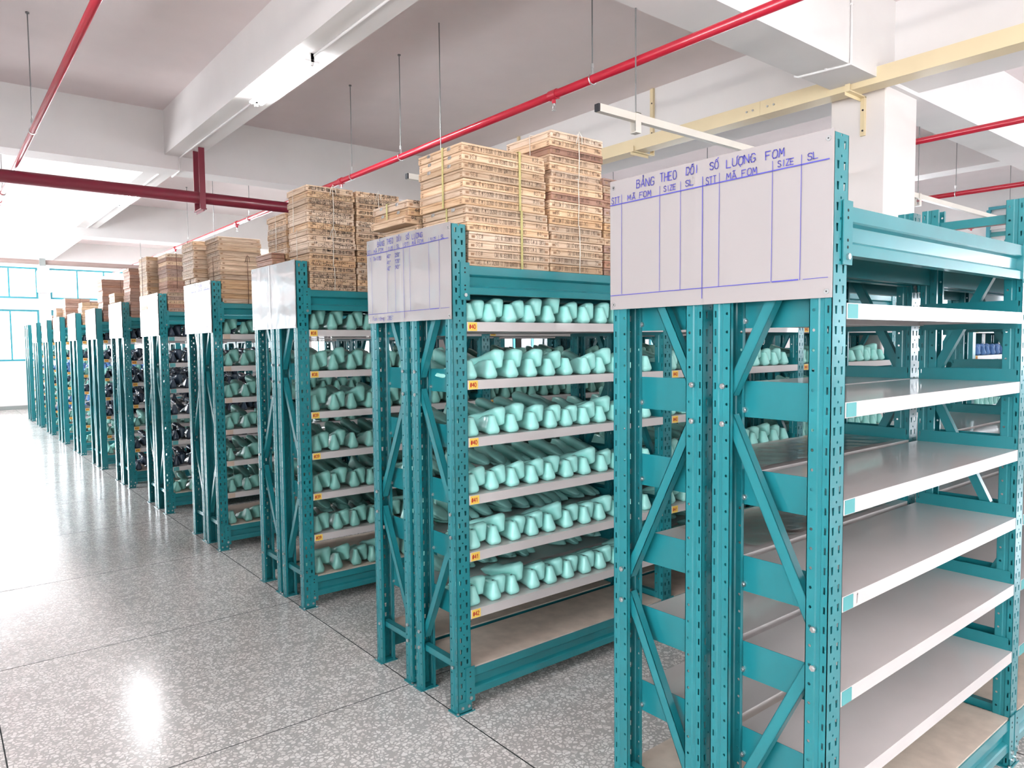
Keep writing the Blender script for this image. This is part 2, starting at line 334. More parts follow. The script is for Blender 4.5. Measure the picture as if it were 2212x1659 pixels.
# ================================================================== THE SETTING
def struct(o, label=None): o['kind'] = 'structure'; (label and o.__setitem__('label', label)); return o
f = MB(); f.box(XL-.2, XR+.2, YB-.2, YF+.2, -.2, 0); struct(f.build('floor', M['floor']), 'speckled grey and white polished terrazzo floor')
f = MB()
for x in (-1.545, 0.0, 1.5, 3.0): f.box(x-.0025, x+.0025, YB+.01, YF-.01, 0, .0007)
for y in [2.02+k*1.43 for k in range(-6, 14)]: f.box(XL+.01, XR-.01, y-.0018, y+.0018, 0, .0006)
struct(f.build('trim_1', M['dark']), 'thin dark joint lines between the terrazzo slabs')
f = MB(); f.box(XL-.2, XR+.2, YB-.2, YF+.2, H, H+.15); struct(f.build('ceiling', M['ceil']), 'pale pinkish grey painted concrete ceiling')
def wall(name, axis, c, th, u0, u1, openings, label):
    us = sorted({u0, u1}|{o[0] for o in openings}|{o[1] for o in openings}); zs = sorted({0.0, H}|{o[2] for o in openings}|{o[3] for o in openings})
    f = MB()
    for a, b in zip(us[:-1], us[1:]):
        st = None
        for z0, z1 in list(zip(zs[:-1], zs[1:]))+[(H, H)]:
            op = z0 == H or any(o[0] <= a+1e-6 and o[1] >= b-1e-6 and o[2] <= z0+1e-6 and o[3] >= z1-1e-6 for o in openings)
            if not op and st is None: st = z0
            if op and st is not None:
                if z0 > st:
                    if axis == 'y': f.box(a, b, min(c, c+th), max(c, c+th), st, z0)
                    else: f.box(min(c, c+th), max(c, c+th), a, b, st, z0)
                st = None
    return struct(f.build(name, M['wall']), label)
both = lambda ms: [(a, b, z0, z1) for a, b in ms for z0, z1 in (LOW, UPP)]
LOUV = (-0.6, 3.9, 2.75, 3.85)
wall('wall_far', 'y', YF, .2, XL-.2, XR+.2, both(FAR_M), 'bright white end wall with two rows of windows')
wall('wall_left', 'x', XL, -.2, YB, YF, both(LEFT_M), 'white wall along the main aisle outside the picture')
wall('wall_back', 'y', YB, -.2, XL-.2, XR+.2, both(BACK_M), 'white wall behind the viewer')
wall('wall_right', 'x', XR, .2, YB, YF, [(a, b, *LOW) for a, b in RIGHT_M], 'white wall at the far end of the racks')
wn = 0
def window(axis, c, inward, a, b, z0, z1):
    global wn; wn += 1
    w = struct(ob('window_%d' % wn, None, None, (0, 0, 0)), 'teal framed sliding window in the %s' % {('y', -1): 'bright end wall', ('y', 1): 'wall behind the viewer', ('x', 1): 'unseen left wall', ('x', -1): 'right wall'}[(axis, inward)])
    f = MB(); g = MB(); t_ = .05
    def bx(mb, u0, u1, p, q, d0, d1):
        d0, d1 = sorted((c-inward*d0, c-inward*d1))
        if axis == 'y': mb.box(u0, u1, d0, d1, p, q)
        else: mb.box(d0, d1, u0, u1, p, q)
    bx(f, a, b, z0, z0+t_, .04, .12); bx(f, a, b, z1-t_, z1, .04, .12)
    bx(f, a, a+t_, z0+t_, z1-t_, .04, .12); bx(f, b-t_, b, z0+t_, z1-t_, .04, .12)
    n = 4 if axis == 'y' else 3
    for k in range(1, n):
        u = a+(b-a)*k/n; bx(f, u-.02, u+.02, z0+t_, z1-t_, .05, .11)
    bx(g, a+t_, b-t_, z0+t_, z1-t_, .078, .084)
    f.build('window_frame', M['frame_teal'], w); g.build('pane', M['glass'], w)
for a, b in FAR_M:
    for z in (LOW, UPP): window('y', YF, -1, a, b, *z)
for a, b in LEFT_M:
    for z in (LOW, UPP): window('x', XL, 1, a, b, *z)
for a, b in BACK_M:
    for z in (LOW, UPP): window('y', YB, 1, a, b, *z)
for a, b in RIGHT_M: window('x', XR, -1, a, b, *LOW)
f = MB(); f.box(XL, XR, YF-.02, YF, 0, .1); struct(f.build('baseboard_far', M['base']), 'grey painted skirting under the end wall windows')
tn = 1
def trim(f, mat, label):
    global tn; tn += 1
    return struct(f.build('trim_%d' % tn, mat), label)
for i, (y0, y1) in enumerate(((-4.6, -4.25), (1.72, 2.08), (7.86, 8.19), (13.95, 14.3), (20.1, 20.45))):
    f = MB(); f.box(XL, XR, y0, y1, 3.57, H); trim(f, M['wall'], ['ceiling cross beam behind the viewer', 'ceiling cross beam above the nearest racks', 'ceiling cross beam behind the thick red main pipe', 'ceiling cross beam in the far half of the hall', 'ceiling cross beam beside the end wall'][i])
for x0, x1, z, lb in ((-3.4, -3.08, 3.72, 'ceiling beam left of the picture'), (.42, .74, 3.72, 'ceiling beam carrying the fluorescent lights'), (4.22, 4.66, 3.60, 'deep girder on the column line'), (8.4, 8.72, 3.72, 'ceiling beam at the right side')):
    ys = [YB, -4.6, -4.25, 1.72, 2.08, 7.86, 8.19, 13.95, 14.3, 20.1, 20.45, YF]; f = MB()
    for a, b in zip(ys[::2], ys[1::2]): f.box(x0, x1, a, b, z, H)
    trim(f, M['wall'], lb)
for yc in (-4.4, 1.98, 8.1, 14.2, 20.3):
    f = MB(); f.bbox(4.17, 4.73, yc-.22, yc+.22, 0, H-.002, .008); trim(f, M['column'], 'square painted column %s' % {-4.4: 'behind the viewer', 1.98: 'behind the nearest rack', 8.1: 'behind the middle racks', 14.2: 'behind the far racks', 20.3: 'beside the end wall'}[yc])

# louvred panel high on the right wall
w = struct(ob('window_%d' % (wn+1), None, None, (0, 0, 0)), 'teal and white louvred panel high on the right wall')
f = MB(); 
f.box(XR-.08, XR-.01, LOUV[0], LOUV[1], LOUV[2]-.05, LOUV[2]); f.box(XR-.08, XR-.01, LOUV[0], LOUV[1], LOUV[3], LOUV[3]+.05)
for y in (LOUV[0], 1.6, LOUV[1]): f.box(XR-.08, XR-.01, y-.03, y+.03, LOUV[2], LOUV[3])
f.build('window_frame', M['frame_teal'], w)
f = MB()
for k in range(9):
    z = LOUV[2]+.06+k*.12
    f.add([(XR-.02, LOUV[0]+.03, z+.05), (XR-.02, LOUV[1]-.03, z+.05), (XR-.07, LOUV[1]-.03, z-.03), (XR-.07, LOUV[0]+.03, z-.03),
           (XR-.026, LOUV[0]+.03, z+.053), (XR-.026, LOUV[1]-.03, z+.053), (XR-.076, LOUV[1]-.03, z-.027), (XR-.076, LOUV[0]+.03, z-.027)],
          [(0, 1, 2, 3), (7, 6, 5, 4), (0, 4, 5, 1), (3, 2, 6, 7)], k % 2)
f.build('louvre_slats', [M['whiteplastic'], M['teal_tape']], w)

# ------------------------------------------------------------------ pipes, tray, hangers, lights
def rod(x, y, z0, z1, label, group):
    f = MB(); f.cyl((x, y, z0), (x, y, z1), .0045, 8); f.cyl((x, y, z1-.012), (x, y, z1), .014, 8)
    return f
def sprinkler_pipe(x, z, r, label, rods, heads, y0=YB+.05, y1=YF-.3):
    t_ = thing('sprinkler_pipe', label, 'pipe', (x, 0, z))
    f = MB(); f.cyl((0, y0, 0), (0, y1, 0), r, 20); f.build('pipe', M['red'], t_, True)
    for y in rods:
        zt = (3.57 if any(a-.02 < y < b+.02 for a, b in ((1.72, 2.08), (7.86, 8.19), (13.95, 14.3))) else H)-z
        f = MB(); f.cyl((0, y, r+.05), (0, y, zt), .0045, 8); f.cyl((0, y, zt-.012), (0, y, zt-.001), .014, 8); f.build('hanger_rod', M['rod'], t_)
        f = MB(); n = 20
        f.path([(0+(r+.004)*math.cos(a), y, (r+.004)*math.sin(a)) for a in [2*PI*k/n for k in range(n)]], .005, 6, closed=True)
        f.box(-.008, .008, y-.003, y+.003, r+.004, r+.055); f.cyl((0, y, r+.04), (0, y, r+.07), .011, 6); f.build('pipe_clamp', M['steel'], t_)
    for y in heads:
        f = MB(); f.cyl((0, y-.035, 0), (0, y+.035, 0), r+.007, 18); f.cyl((0, y, -r), (0, y, -r-.03), .014, 12); f.build('tee_fitting', M['red'], t_)
        f = MB(); f.cyl((0, y, -r-.03), (0, y, -r-.045), .010, 8); f.path([(0, y-.009, -r-.045), (0, y-.012, -r-.06), (0, y, -r-.075), (0, y+.012, -r-.06), (0, y+.009, -r-.045)], .002, 5); f.cyl((0, y, -r-.074), (0, y, -r-.078), .014, 10)
        f.build('sprinkler_head', M['steel'], t_)
    return t_
sprinkler_pipe(1.70, 3.293, .028, 'bright red sprinkler pipe running above the box stacks', (-1.2, 2.5, 4.93, 5.9, 8.9, 11.8, 15.2), (2.87, 6.15, 9.4, 12.6))
sprinkler_pipe(-1.0, 3.293, .022, 'thin red sprinkler pipe at upper left of the picture', (1.2, 5.95, 8.85, 11.9, 15.2), (9.4, 12.7))
sprinkler_pipe(4.98, 3.293, .026, 'red sprinkler pipe passing just right of the column', (-.8, 5.4), (-2.2, 6.2))
sprinkler_pipe(7.75, 3.293, .028, 'red sprinkler pipe seen lower right behind the column', (2.55, 6.2), (3.1, 6.4))
sprinkler_pipe(10.7, 3.293, .028, 'farthest red sprinkler pipe seen just above the near rack top', (2.9, 6.2), (3.4, 6.4))
t_ = thing('main_pipe', 'thick dark red main pipe crossing the hall at upper left', 'pipe', (0, 7.4, 3.2))
f = MB(); f.cyl((XL+.05, 0, 0), (XR-.05, 0, 0), .062, 24); f.build('pipe', M['darkred'], t_, True)
for y in (-.1, .1):
    f = MB(); f.box(.62, .68, y-.006, y+.006, -.13, .515); f.build('hanger_bar', M['darkred'], t_)
f = MB(); f.box(.62, .68, -.13, .13, -.14, -.128); f.box(.645, .655, -.13, .13, -.16, -.14); f.build('hanger_foot', M['darkred'], t_)
t_ = thing('main_pipe', 'grey brown pipe in front of the far window wall', 'pipe', (0, 15.3, 3.2))
f = MB(); f.cyl((XL+.05, 0, 0), (XR-.05, 0, 0), .045, 16); f.build('pipe', simple('grey_brown_paint', (0.30, 0.22, 0.20), .5), t_, True)
f = MB(); f.box(-.02, .08, -.06, .06, -.07, .07); f.build('pipe_coupling', M['base'], t_)
# cream cable tray with brackets
t_ = thing('cable_tray', 'cream yellow cable tray running along the column line', 'cable tray', (0, 0, 0))
ys = [YB+.05, -1.9, 2.70, 7.3, 11.9, 16.5, YF-.4]
for a, b in zip(ys[:-1], ys[1:]):
    f = MB(); f.box(3.93, 4.08, a+.001, b-.001, 3.525, 3.53); f.box(3.925, 3.93, a+.001, b-.001, 3.525, 3.645); f.box(4.08, 4.085, a+.001, b-.001, 3.525, 3.645); f.box(3.93, 4.08, a+.001, b-.001, 3.640, 3.645)
    f.build('tray_section', M['yellow_tray'], t_)
for y in (2.70, 7.3):
    for dy in (-.13, -.07, .07, .13):
        f = MB(); f.cyl((3.925, y+dy, 3.585), (3.919, y+dy, 3.585), .009, 10); f.build('bolt', M['steel'], t_)
for y, kind in ((-1.0, 'up'), (1.93, 'col'), (4.13, 'up'), (6.3, 'up'), (9.7, 'up'), (12.5, 'up')):
    f = MB()
    f.box(3.90, 4.22 if kind == 'up' else 4.17, y-.02, y+.02, 3.515, 3.524)
    f.box(3.90, 3.905, y-.02, y+.02, 3.524, 3.57); f.box(3.90, 4.17, y+.016, y+.02, 3.49, 3.516)
    if kind == 'up': f.box(4.205, 4.22, y-.025, y+.025, 3.52, H-.001); f.box(4.19, 4.206, y-.025, y-.021, 3.64, H-.001)
    else: f.box(4.155, 4.17, y-.02, y+.02, 3.22, 3.52); f.box(4.14, 4.156, y-.02, y-.016, 3.22, 3.52)
    br = f.build('tray_bracket', M['yellow_tray'], t_)
    f = MB()
    for z in ((3.75, 4.05) if kind == 'up' else (3.26, 3.42)):
        x = 4.205 if kind == 'up' else 4.155
        f.cyl((x, y, z), (x-.004, y, z), .008, 8)
    f.build('bolt', M['black'], br)
# cream square tubes hung on rods
for i, (x0, x1, y, r_) in enumerate(((1.30, 8.9, 2.07, (1.63, 5.55, 8.5)), (1.30, 8.9, 4.17, (1.63, 5.2)), (1.30, 8.9, 10.2, (1.63, 5.2)))):
    t_ = thing('lighting_rail', ['cream square tube hanging over the nearest racks, black end cap', 'cream square tube whose capped end shows left of tallest box stack', 'cream square tube hanging over the middle racks'][i], 'rail', (0, y, 2.93))
    f = MB(); f.box(x0+.012, x1, -.018, .018, -.022, .022); f.build('tube', M['cream'], t_)
    f = MB(); f.box(x0, x0+.012, -.017, .017, -.021, .021); f.build('end_cap', M['black'], t_)
    for x in r_:
        zt = (3.57 if 1.72 < y < 2.08 else H)-2.93
        f = MB(); f.cyl((x, 0, .03), (x, 0, zt-.001), .0045, 8); f.cyl((x, 0, -.07), (x, 0, -.022), .0045, 8); f.build('hanger_rod', M['rod'], t_)
        f = MB(); f.box(x-.022, x+.022, -.024, -.019, -.085, .027); f.box(x-.022, x+.022, .019, .024, -.085, .027); f.box(x-.022, x+.022, -.024, .024, -.09, -.085); f.box(x-.022, x+.022, -.024, .024, .023, .028)
        f.build('hanger_clip', M['cream'], t_)
# fluorescent lights on the beam
for i, (x, y0, y1) in enumerate(((.56, 4.22, 5.40), (.56, 9.9, 11.08), (.56, -3.9, -2.7), (8.56, 3.4, 4.6), (8.56, -2.2, -1.0))):
    t_ = thing('fluorescent_light', ['lit fluorescent batten under the beam, nearest at upper left', 'lit fluorescent batten farther along the beam, left of the box stacks', 'fluorescent batten behind the viewer', 'fluorescent batten under the right hand beam', 'fluorescent batten at the right behind the viewer'][i], 'light', (x, 0, 3.72))
    f = MB(); f.prism_x([(-.028, 0), (-.02, -.045), (.02, -.045), (.028, 0)], y0, y1)
    f.v = [(p[1], p[0], p[2]) for p in f.v]; f.f = [q[::-1] for q in f.f]; f.build('batten', M['whiteplastic'], t_)
    for s in (-1, 1):
        f = MB(); f.cyl((s*.038, y0+.03, -.055), (s*.038, y1-.03, -.055), .016, 14); f.build('tube', M['tube'], t_, True)
    for y in (y0, y1-.03):
        f = MB(); f.box(-.058, .058, y, y+.028, -.078, -.0) if False else f.box(-.012, .012, y, y+.028, -.085, 0); f.box(-.055, .055, y, y+.028, -.062, -.046); f.build('tube_socket', M['whiteplastic'], t_)
# conduits
f = MB(); f.path([(.575, YB+.1, 3.708), (.575, 7.845, 3.708), (.575, 7.849, 3.56), (.575, 8.195, 3.56), (.575, 8.205, 3.708), (.575, 13.93, 3.708)], .009, 8)
tag(f.build('conduit', M['whiteplastic'], None, True), 'thin white conduit under the beam with the fluorescent lights', 'conduit')
f = MB(); f.path([(3.51, 1.709, 4.15), (3.51, 1.709, 3.60), (3.505, 1.712, 3.567), (3.49, 1.74, 3.561), (3.44, 2.07, 3.561), (3.43, 2.095, 3.57), (3.43, 2.10, 3.60)], .009, 8)
for p in ((3.51, 1.712, 3.98), (3.472, 1.87, 3.562)): f.box(p[0]-.016, p[0]+.016, p[1]-.008, p[1]+.008, p[2]-.003, p[2]+.008)
tag(f.build('conduit', M['whiteplastic'], None, True), 'white conduit bent down and under the cross beam near the column', 'conduit')
f = MB(); f.path([(3.46, 2.2, 4.188), (3.46, 7.8, 4.188)], .009, 8)
for y in (3.1, 4.3, 5.5, 6.7): f.cyl((3.46, y, 4.188), (3.44, y, 4.18), .008, 6)
tag(f.build('conduit', M['whiteplastic'], None, True), 'thin white conduit on the ceiling beside the bright red pipe', 'conduit')
f = MB(); f.bbox(.60, .90, 21.5, 21.87, 3.05, 3.62, .01)
tag(f.build('wall_cabinet', M['whiteplastic']), 'small white box high between the upper end wall windows', 'box')

# ================================================================== RACKS
LB, PW, DEP, TOP, PITCH, WID = 1.357, .07, .345, 2.10, 1.634, .722
SH = [1.692, 1.443, 1.195, .945, .697, .445]
# shared meshes
def mk_post():
    f = MB(); rep = 42; h = .05; th = .002
    slot = lambda cx, cz: [(cx-.0055, cz+.010), (cx+.0055, cz+.010), (cx+.0038, cz-.010), (cx-.0038, cz-.010)]
    f.sheet((0, 0, 0), (1, 0, 0), (0, 0, 1), (0, th, 0), PW, h, [slot(.019, .024), slot(.051, .024), circle(.035, .046, .0036)], rep)
    for x, t_ in ((0, th), (PW, -th)):
        s = -1 if x else 1
        sl = [(.0075, .034), (.0125, .034), (.0125, .016), (.0075, .016)]
        f.sheet((x, 0, 0), (0, 1, 0), (0, 0, 1), (t_, 0, 0), .019, h, [sl], rep)
        f.sheet((x, .035, 0), (0, 1, 0), (0, 0, 1), (t_, 0, 0), .024, h, [circle(.012, .025, .0042)], rep)
        a = x+s*.0035
        f.add([(x, .019, 0), (a, .022, 0), (a, .032, 0), (x, .035, 0), (x, .019, TOP), (a, .022, TOP), (a, .032, TOP), (x, .035, TOP)], [(0, 1, 5, 4), (1, 2, 6, 5), (2, 3, 7, 6)])
        f.add([(x+t_, .019, 0), (a+t_, .022, 0), (a+t_, .032, 0), (x+t_, .035, 0), (x+t_, .019, TOP), (a+t_, .022, TOP), (a+t_, .032, TOP), (x+t_, .035, TOP)], [(4, 5, 1, 0), (5, 6, 2, 1), (6, 7, 3, 2)])
        e = x-s*.010+s*.0; lx = x+s*.012   # inturned lip
        f.box(min(x, lx), max(x, lx), .057, .059, 0, TOP)
    return f.mesh('post', M['teal'])
ME_POST = mk_post()
def mk_post_low():
    f = MB(); th = .002; rep = 42
    f.box(0, PW, 0, th, 0, TOP); f.box(0, th, 0, .058, 0, TOP); f.box(PW-th, PW, 0, .058, 0, TOP)
    f.box(0, .012, .056, .058, 0, TOP); f.box(PW-.012, PW, .056, .058, 0, TOP)
    return f.mesh('post', M['teal'])
ME_POST_LOW = mk_post_low()
f = MB(); f.box(-.012, PW+.012, -.010, .062, 0, .005); f.box(.002, PW-.002, -.004, -.001, .005, .05); f.box(.002, PW-.002, -.004, .05, .005, .008)
for x, y in ((-.004, -.003), (PW+.004, -.003)): f.cyl((x, y, .005), (x, y, .012), .006, 6, 1)
for x in (.018, .052): f.cyl((x, -.004, .028), (x, -.009, .028), .007, 8, 1)
ME_FOOT = f.mesh('base_plate', [M['teal'], M['steel']])
def brace_mesh(p, q):
    """C channel between (y, z) points p and q"""
    p = Vector((0, *p)); q = Vector((0, *q)); d = (q-p).normalized(); n = Vector((1, 0, 0)); s = d.cross(n); w = .0155
    f = MB()
    for a0, a1, b0, b1 in ((-.016, -.014, -w, w), (-.016, .012, -w, -w+.002), (-.016, .012, w-.002, w)):
        vs = []
        for c in (p, q):
            vs += [c+n*a0+s*b0, c+n*a1+s*b0, c+n*a1+s*b1, c+n*a0+s*b1]
        f.add(vs, [(0, 1, 2, 3), (7, 6, 5, 4), (0, 4, 5, 1), (1, 5, 6, 2), (2, 6, 7, 3), (3, 7, 4, 0)])
    return f.mesh('brace', M['teal'])
YI, YO = .303, .042
BR = [((YO, .20), (YI, .20)), ((YI, .255), (YO, .79)), ((YO, .85), (YI, 1.39)), ((YI, 1.455), (YO, 1.975)), ((YO, 2.035), (YI, 2.035))]
ME_BR = [brace_mesh(*b) for b in BR]
def mirror_x(me, c):      # same brace, open side turned towards the other frame side
    m2 = me.copy(); 
    for v in m2.vertices: v.co.x = c-v.co.x
    m2.flip_normals(); return m2
ME_BR2 = [mirror_x(m_, 0) for m_ in ME_BR]
f = MB(); f.cyl((0, 0, 0), (-.006, 0, 0), .0085, 6); f.cyl((-.0055, 0, 0), (-.009, 0, 0), .004, 8); ME_BOLT = f.mesh('bolt', M['steel'])
# side plate holding the shelf
f = MB(); f.box(0, .002, .012, DEP-.012, -.055, .045); f.box(0, .012, .012, DEP-.012, -.057, -.055); ME_PLATE = f.mesh('shelf_bracket', M['teal'])
# shelf
SL = LB-PW
f = MB(); f.box(.002, SL-.002, .0, DEP, -.003, 0)
for y0, y1 in ((0, .002), (DEP-.002, DEP)): f.box(.002, SL-.002, y0, y1, -.040, -.003)
f.box(.002, SL-.002, .002, .016, -.040, -.038); f.box(.002, SL-.002, DEP-.016, DEP-.002, -.040, -.038)
for y in (.085, .17, .255):
    f.box(.01, SL-.01, y-.022, y-.020, -.024, -.003); f.box(.01, SL-.01, y+.020, y+.022, -.024, -.003); f.box(.01, SL-.01, y-.022, y+.022, -.026, -.024)
for x in (.002, SL-.004): f.box(x, x+.002, .002, DEP-.002, -.036, -.003)
ME_SHELF = f.mesh('shelf', M['white_shelf'])
# beams
prof = [(0, 0), (0, -.036), (.004, -.040), (.016, -.046), (.018, -.082), (.004, -.088), (0, -.092), (0, -.120), (.034, -.120), (.034, 0)]
f = MB(); f.prism_x(prof, 0, SL); ME_BEAM = f.mesh('beam', M['teal'])
f = MB(); f.box(-.030, .016, -.005, -.002, -.145, .012); f.box(.014, .016, -.002, .034, -.120, 0)
for z in (-.012, -.030, -.085, -.102): f.cyl((-.008, -.005, z), (-.008, -.0056, z), .004, 8, 1)
f.cyl((-.008, -.005, -.125), (-.008, -.011, -.125), .0085, 6, 2); ME_EP = f.mesh('end_plate', [M['teal'], M['dark'], M['steel']])
f = MB(); f.box(.002, SL-.002, .004, DEP-.004, -.014, 0); ME_DECK = f.mesh('deck_board', M['board'])
f = MB(); f.box(.002, SL-.002, .036, DEP-.036, -.012, 0); ME_DECK_TOP = f.mesh('deck_board', M['board'])
# label meshes
def label_mesh(txt, back, w=.046):
    f = MB(); f.box(0, w, -.0016, 0, -.018, .018, 0)
    if txt: strokes(f, txt, (.005, 0, -.0085), (1, 0, 0), (0, 0, 1), (0, -.0022, 0), .017, .0032, .0118, mi=1)
    return f.mesh('size_label', [back, M['ink_red']])
ME_LAB = {n: label_mesh('#%d' % n, M['label_yellow']) for n in (38, 39, 40, 41, 42)}
ME_LAB['tape'] = label_mesh('', M['teal_tape'], .05); ME_LAB['pale'] = label_mesh('', M['label_pale'], .05)
f = MB(); line(f, (0, 0, 0), (1, 0, 0), (0, 0, 1), (0, -.0012, 0), (.004, .010), (.008, .014), .0018); line(f, (0, 0, 0), (1, 0, 0), (0, 0, 1), (0, -.0012, 0), (.008, .014), (.003, -.012), .0018)
ME_ONE = f.mesh('pen_mark', M['ink_black'])

def make_rack(x0, y0, nb, back, label, labels=None, near=False, low=False, full_label=False, levels=SH):
    """single-sided run of shelving; back=True: its open side faces away (+Y)"""
    L = nb*LB+PW
    root = thing('storage_rack', label, 'rack', (x0, y0, 0) if not back else (x0+L, y0+WID, 0), PI if back else 0)
    pm = ME_POST_LOW if low else ME_POST
    for k in range(nb+1):
        x = k*LB
        p1 = ob('post', pm, root, (x, 0, 0)); p2 = ob('post', pm, root, (x+PW, DEP, 0), PI)
        ob('base_plate', ME_FOOT, root, (x, 0, 0)); ob('base_plate', ME_FOOT, root, (x+PW, DEP, 0), PI)
        endk = (k == nb) if back else (k == 0)
        for i, bm in enumerate(ME_BR2 if back else ME_BR):
            b = ob('brace', bm, root, (x+.035, 0, 0))
            if near and endk:
                for (py, pz), s in zip(BR[i], (1, -1)):
                    if BR[i][0][1] == BR[i][1][1]: zz = pz
                    else: zz = pz+(.02 if BR[i][1][1] > BR[i][0][1] else -.02)*s
                    if back: ob('bolt', ME_BOLT, b, (.035, py+(.006 if py > .1 else -.006), zz), PI)
                    else: ob('bolt', ME_BOLT, b, (-.035, py+(.006 if py > .1 else -.006), zz))
        for z in levels:
            for sx, on in ((x+PW+.001, k < nb), (x-.003, k > 0)):
                if not on: continue
                pl = ob('shelf_bracket', ME_PLATE, root, (sx, 0, z) if sx > x else (sx+.002, DEP, z), 0 if sx > x else PI)
                if near and (endk or k == 1) and not low:
                    for py in (.055, .285):
                        ob('bolt', ME_BOLT, pl, (0, py, -.037))
    for k in range(nb):
        x = k*LB+PW
        for z in (1.93, .186):
            for fr in (0, 1):
                b = ob('beam', ME_BEAM, root, (x, 0, z) if not fr else (x+SL, DEP, z), 0 if not fr else PI)
                if not low:
                    ob('end_plate', ME_EP, b, (0, 0, 0))
                    e2 = ob('end_plate', ME_EP, b, (SL, 0, 0)); e2.scale = (-1, 1, 1)
            ob('deck_board', ME_DECK if z < 1 else ME_DECK_TOP, root, (x, 0, z+(.006 if z < 1 else 0)))
        for i, z in enumerate(levels):
            s = ob('shelf', ME_SHELF, root, (x, 0, z))
            if not back and labels and (k == 0 or full_label):
                ob('size_label', ME_LAB[labels[i]], s, (.008, 0, -.020))
            if near and not back and labels and labels[0] == 'tape' and i == 3 and k == 0: ob('pen_mark', ME_ONE, s, (.075, 0, -.02))
    return root
NAMES = ['nearest row', 'second row', 'third row', 'fourth row', 'fifth row', 'sixth row', 'seventh row', 'eighth row', 'ninth row', 'tenth row', 'eleventh row', 'twelfth row']
R1L = [40, 40, 40, 41, 41, 42]; R2L = [38, 38, 39, 39, 39, 39]
NB = [3, 3, 3, 3, 3, 3, 2, 2, 2, 2, 2, 2]
for r in range(12):
    lab = 'tape' if r == 0 else None
    labels = ['tape']*6 if r in (0, 4) else R1L if r == 1 else R2L if r == 2 else ['pale']*6 if r == 3 else [39 if (i+r) % 2 else 38 for i in range(6)]
    extra = {0: 'empty teal rack with bare white shelves facing right', 1: 'teal rack of mint shoe lasts tagged #40 to #42', 2: 'teal rack of shoe lasts tagged #38 and #39'}.get(r, 'teal steel rack of shoe lasts, side facing the viewer')
    make_rack(0, r*PITCH, NB[r], False, '%s, %s' % (extra, NAMES[r]), labels, near=r < 3, low=r > 5, full_label=r in (1, 2, 0))
    make_rack(0, r*PITCH, NB[r], True, 'teal steel rack facing away from the viewer, %s' % NAMES[r], None, near=r < 3, low=r > 5)
for r in range(0, 4):
    for bk in (False, True):
        make_rack(5.70, r*PITCH, 2, bk, 'teal rack beyond the column, %s side, %s' % ('far' if bk else 'near', NAMES[r]), [38]*6 if not bk else None, low=True)

